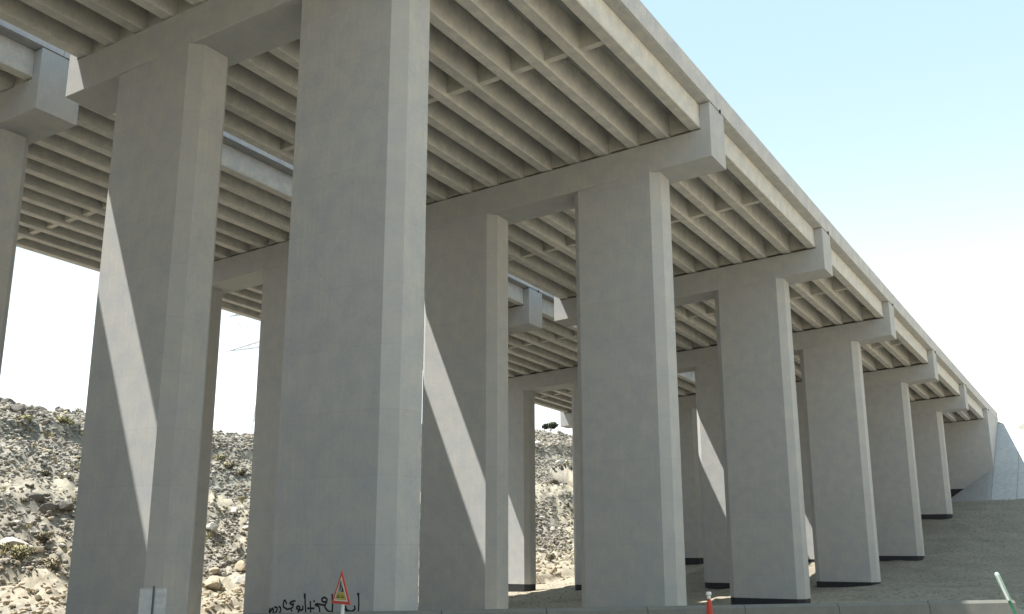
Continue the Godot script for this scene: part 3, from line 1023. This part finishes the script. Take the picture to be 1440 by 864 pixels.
# ---------------------------------------------------------------- lattice tower far behind
func make_pylon() -> void:
	var az := deg_to_rad(-46.2)
	var r := 232.0
	var t := 15.65 + r * sin(az)
	var s := r * cos(az)
	var g := terrain(t, s)
	var o := thing("power_pylon", "pale steel lattice power pylon standing beyond the hillside crest", "pylon", P(t, g, s))
	var left := Vector3(sin(deg_to_rad(-136.0)), 0, -cos(deg_to_rad(-136.0)))
	var fwd := left.cross(Vector3.UP).normalized()
	var top := 62.0 - g
	var half := func(h: float) -> float:
		return lerpf(3.6, 0.75, clampf(h / (top * 0.66), 0.0, 1.0))
	var corner := func(k: int, h: float) -> Vector3:
		var w: float = half.call(h)
		return left * (w if k in [0, 3] else -w) + fwd * (w if k < 2 else -w) + Vector3.UP * h
	for k in 4:
		var st := sg()
		bar(st, corner.call(k, -1.0), corner.call(k, top * 0.66), 0.09, 0.06)
		bar(st, corner.call(k, top * 0.66), corner.call(k, top), 0.06, 0.045)
		obj("leg", st, M.pylon, o)
	var st := sg()
	var h := 0.0
	while h < top - 1.0:
		var step: float = maxf(1.6, half.call(h) * 1.7)
		var h2 := minf(h + step, top)
		for k in 4:
			bar(st, corner.call(k, h), corner.call((k + 1) % 4, h2), 0.028)
			bar(st, corner.call((k + 1) % 4, h), corner.call(k, h2), 0.045)
			bar(st, corner.call(k, h2), corner.call((k + 1) % 4, h2), 0.045)
		h = h2
	obj("bracing", st, M.pylon, o)
	for level in [51.7, 43.4]:
		for side in [1.0, -1.0]:
			var hh: float = level - g
			var tip: Vector3 = left * side * 9.0 + Vector3.UP * hh
			st = sg()
			for k in [-0.7, 0.7]:
				var lo: Vector3 = left * side * 0.75 + fwd * k + Vector3.UP * (hh + 1.5)
				var hi: Vector3 = left * side * 0.75 + fwd * k + Vector3.UP * (hh + 3.1)
				bar(st, lo, tip, 0.07)
				bar(st, hi, tip, 0.07)
				for j in 6:
					var f := j / 6.0
					var f2 := (j + 0.5) / 6.0
					bar(st, lo.lerp(tip, f), hi.lerp(tip, f2), 0.028)
					bar(st, hi.lerp(tip, f2), lo.lerp(tip, (j + 1) / 6.0), 0.028)
			var arm := obj("cross_arm", st, M.pylon, o)
			st = sg()
			var vee: Vector3 = left * side * 5.6 + Vector3.UP * (hh - 3.1)
			for e in [left * side * 8.0 + Vector3.UP * (hh - 1.0 + 0.8), left * side * 2.4 + Vector3.UP * (hh + 0.9)]:
				bar(st, vee, e, 0.06)
				for j in 7:
					lathe(st, vee.lerp(e, 0.25 + 0.09 * j), (e - vee), [[0.0, 0.0], [0.16, 0.02], [0.05, 0.12]], 8)
			obj("insulator", st, M.pylon, arm)

# ---------------------------------------------------------------- scene
func _ready() -> void:
	var cam := Camera3D.new()
	cam.name = "camera"
	cam.fov = rad_to_deg(2.0 * atan(432.0 / 1379.2))
	cam.near = 0.1
	cam.far = 4000.0
	cam.position = Vector3(15.6507, 0.0, 0.0)
	cam.rotation = Vector3(0.2373, 0.5575, -0.0018)
	add_child(cam)
	cam.make_current()
	var env := Environment.new()
	env.background_mode = Environment.BG_SKY
	var sky := Sky.new()
	var sm := ProceduralSkyMaterial.new()
	sm.sky_top_color = Color(0.295, 0.425, 0.51).linear_to_srgb()
	sm.sky_horizon_color = Color(1.75, 1.68, 1.62).linear_to_srgb()
	sm.sky_curve = 0.09
	sm.ground_horizon_color = Color(0.5, 0.45, 0.36).linear_to_srgb()
	sm.ground_bottom_color = Color(0.3, 0.26, 0.2).linear_to_srgb()
	sm.sun_angle_max = 20.0
	sky.sky_material = sm
	env.sky = sky
	env.background_energy_multiplier = 1.0
	env.ambient_light_source = Environment.AMBIENT_SOURCE_SKY
	env.tonemap_mode = Environment.TONE_MAPPER_LINEAR
	env.tonemap_exposure = 2.06
	env.sdfgi_enabled = true
	env.ssao_enabled = true
	env.ssil_enabled = true
	var we := WorldEnvironment.new()
	we.name = "world_environment"
	we.environment = env
	add_child(we)
	var sun := DirectionalLight3D.new()
	sun.name = "sun"
	sun.light_energy = 1.6
	sun.light_color = Color(1.0, 0.98, 0.94)
	sun.light_angular_distance = 0.5
	sun.shadow_enabled = true
	sun.sky_mode = DirectionalLight3D.SKY_MODE_LIGHT_ONLY
	add_child(sun)
	sun.look_at_from_position(Vector3.ZERO, Vector3(1.0, -2.35, -0.74), Vector3.UP)

	n_hill.seed = 3
	n_hill.frequency = 0.16
	n_hill.fractal_octaves = 4
	n_fine.seed = 8
	n_fine.frequency = 0.7
	n_fine.fractal_octaves = 3
	n_patch.seed = 21
	n_patch.frequency = 0.05
	n_patch.fractal_octaves = 4
	rng.seed = 5
	make_materials()
	make_terrain()
	viaduct("near concrete viaduct of wall piers, its outer parapet against the open sky", {"t0": 0.0, "rail": 1.13, "lift": 0.0, "fall": 0.0618, "s0": 24.03, "bay": 20.878, "cols": [-5.40, -15.16],
		"bases": [[-3.2, -3.3, -3.6, -3.44, -3.07, -1.22, 3.35], [-3.5, -3.8, -3.8, -3.7, -3.33, -1.6, 2.9]]})
	viaduct("far concrete viaduct running alongside behind the near one, next to the rubble hillside", {"t0": -23.195, "rail": 1.62, "lift": -0.911, "fall": 0.0633, "s0": 23.74, "bay": 21.092, "cols": [-5.40, -15.2],
		"bases": [[-3.8, -4.0, -4.3, -4.2, -3.78, -1.54, 2.0], [-4.2, -4.4, -4.4, -4.4, -3.85, -3.3, -1.3]]})
	make_paving()
	make_roadside()
	make_boulders()
	make_stones()
	make_plants()
	make_brush()
	make_pylon()

# Paved quarter cone beside the wing wall, in slabs
func make_paving() -> void:
	var root := Node3D.new()
	root.name = "slope_paving"
	add_child(root)
	root.set_meta("kind", "structure")
	var rows := [[140.6, 146.4], [146.45, 153.0], [153.05, 159.9]]
	var cols := [[-5.6, -0.02], [0.02, 3.0], [3.04, 7.0], [7.04, 11.4], [11.44, 16.0]]
	for c in cols:
		for r in rows:
			if c[0] < -1.0 and r[0] > 147.0:
				continue
			if c[0] < -1.0 and r[0] > 146.0:
				r = [r[0], 148.3]
			var st := sg()
			var n := 10
			for i in n:
				for j in n:
					var t0 := lerpf(c[0], c[1], float(i) / n)
					var t1 := lerpf(c[0], c[1], float(i + 1) / n)
					var s0 := lerpf(r[0], r[1], float(j) / n)
					var s1 := lerpf(r[0], r[1], float(j + 1) / n)
					var f := func(t: float, s: float, up: float) -> Vector3:
						return P(t, maxf(fill(t, s), valley(t, s) - 0.3) + up, s)
					quad(st, f.call(t0, s0, 0.14), f.call(t1, s0, 0.14), f.call(t1, s1, 0.14), f.call(t0, s1, 0.14), Vector3.UP)
					if j == 0: quad(st, f.call(t0, s0, 0.14), f.call(t1, s0, 0.14), f.call(t1, s0, -0.4), f.call(t0, s0, -0.4), Vector3(0, 0, 1))
					if i == 0: quad(st, f.call(t0, s0, 0.14), f.call(t0, s1, 0.14), f.call(t0, s1, -0.2), f.call(t0, s0, -0.2), Vector3(-1, 0, 0))
					if i == n - 1: quad(st, f.call(t1, s0, 0.14), f.call(t1, s1, 0.14), f.call(t1, s1, -0.2), f.call(t1, s0, -0.2), Vector3(1, 0, 0))
			obj("paving_slab", st, M.paving, root)
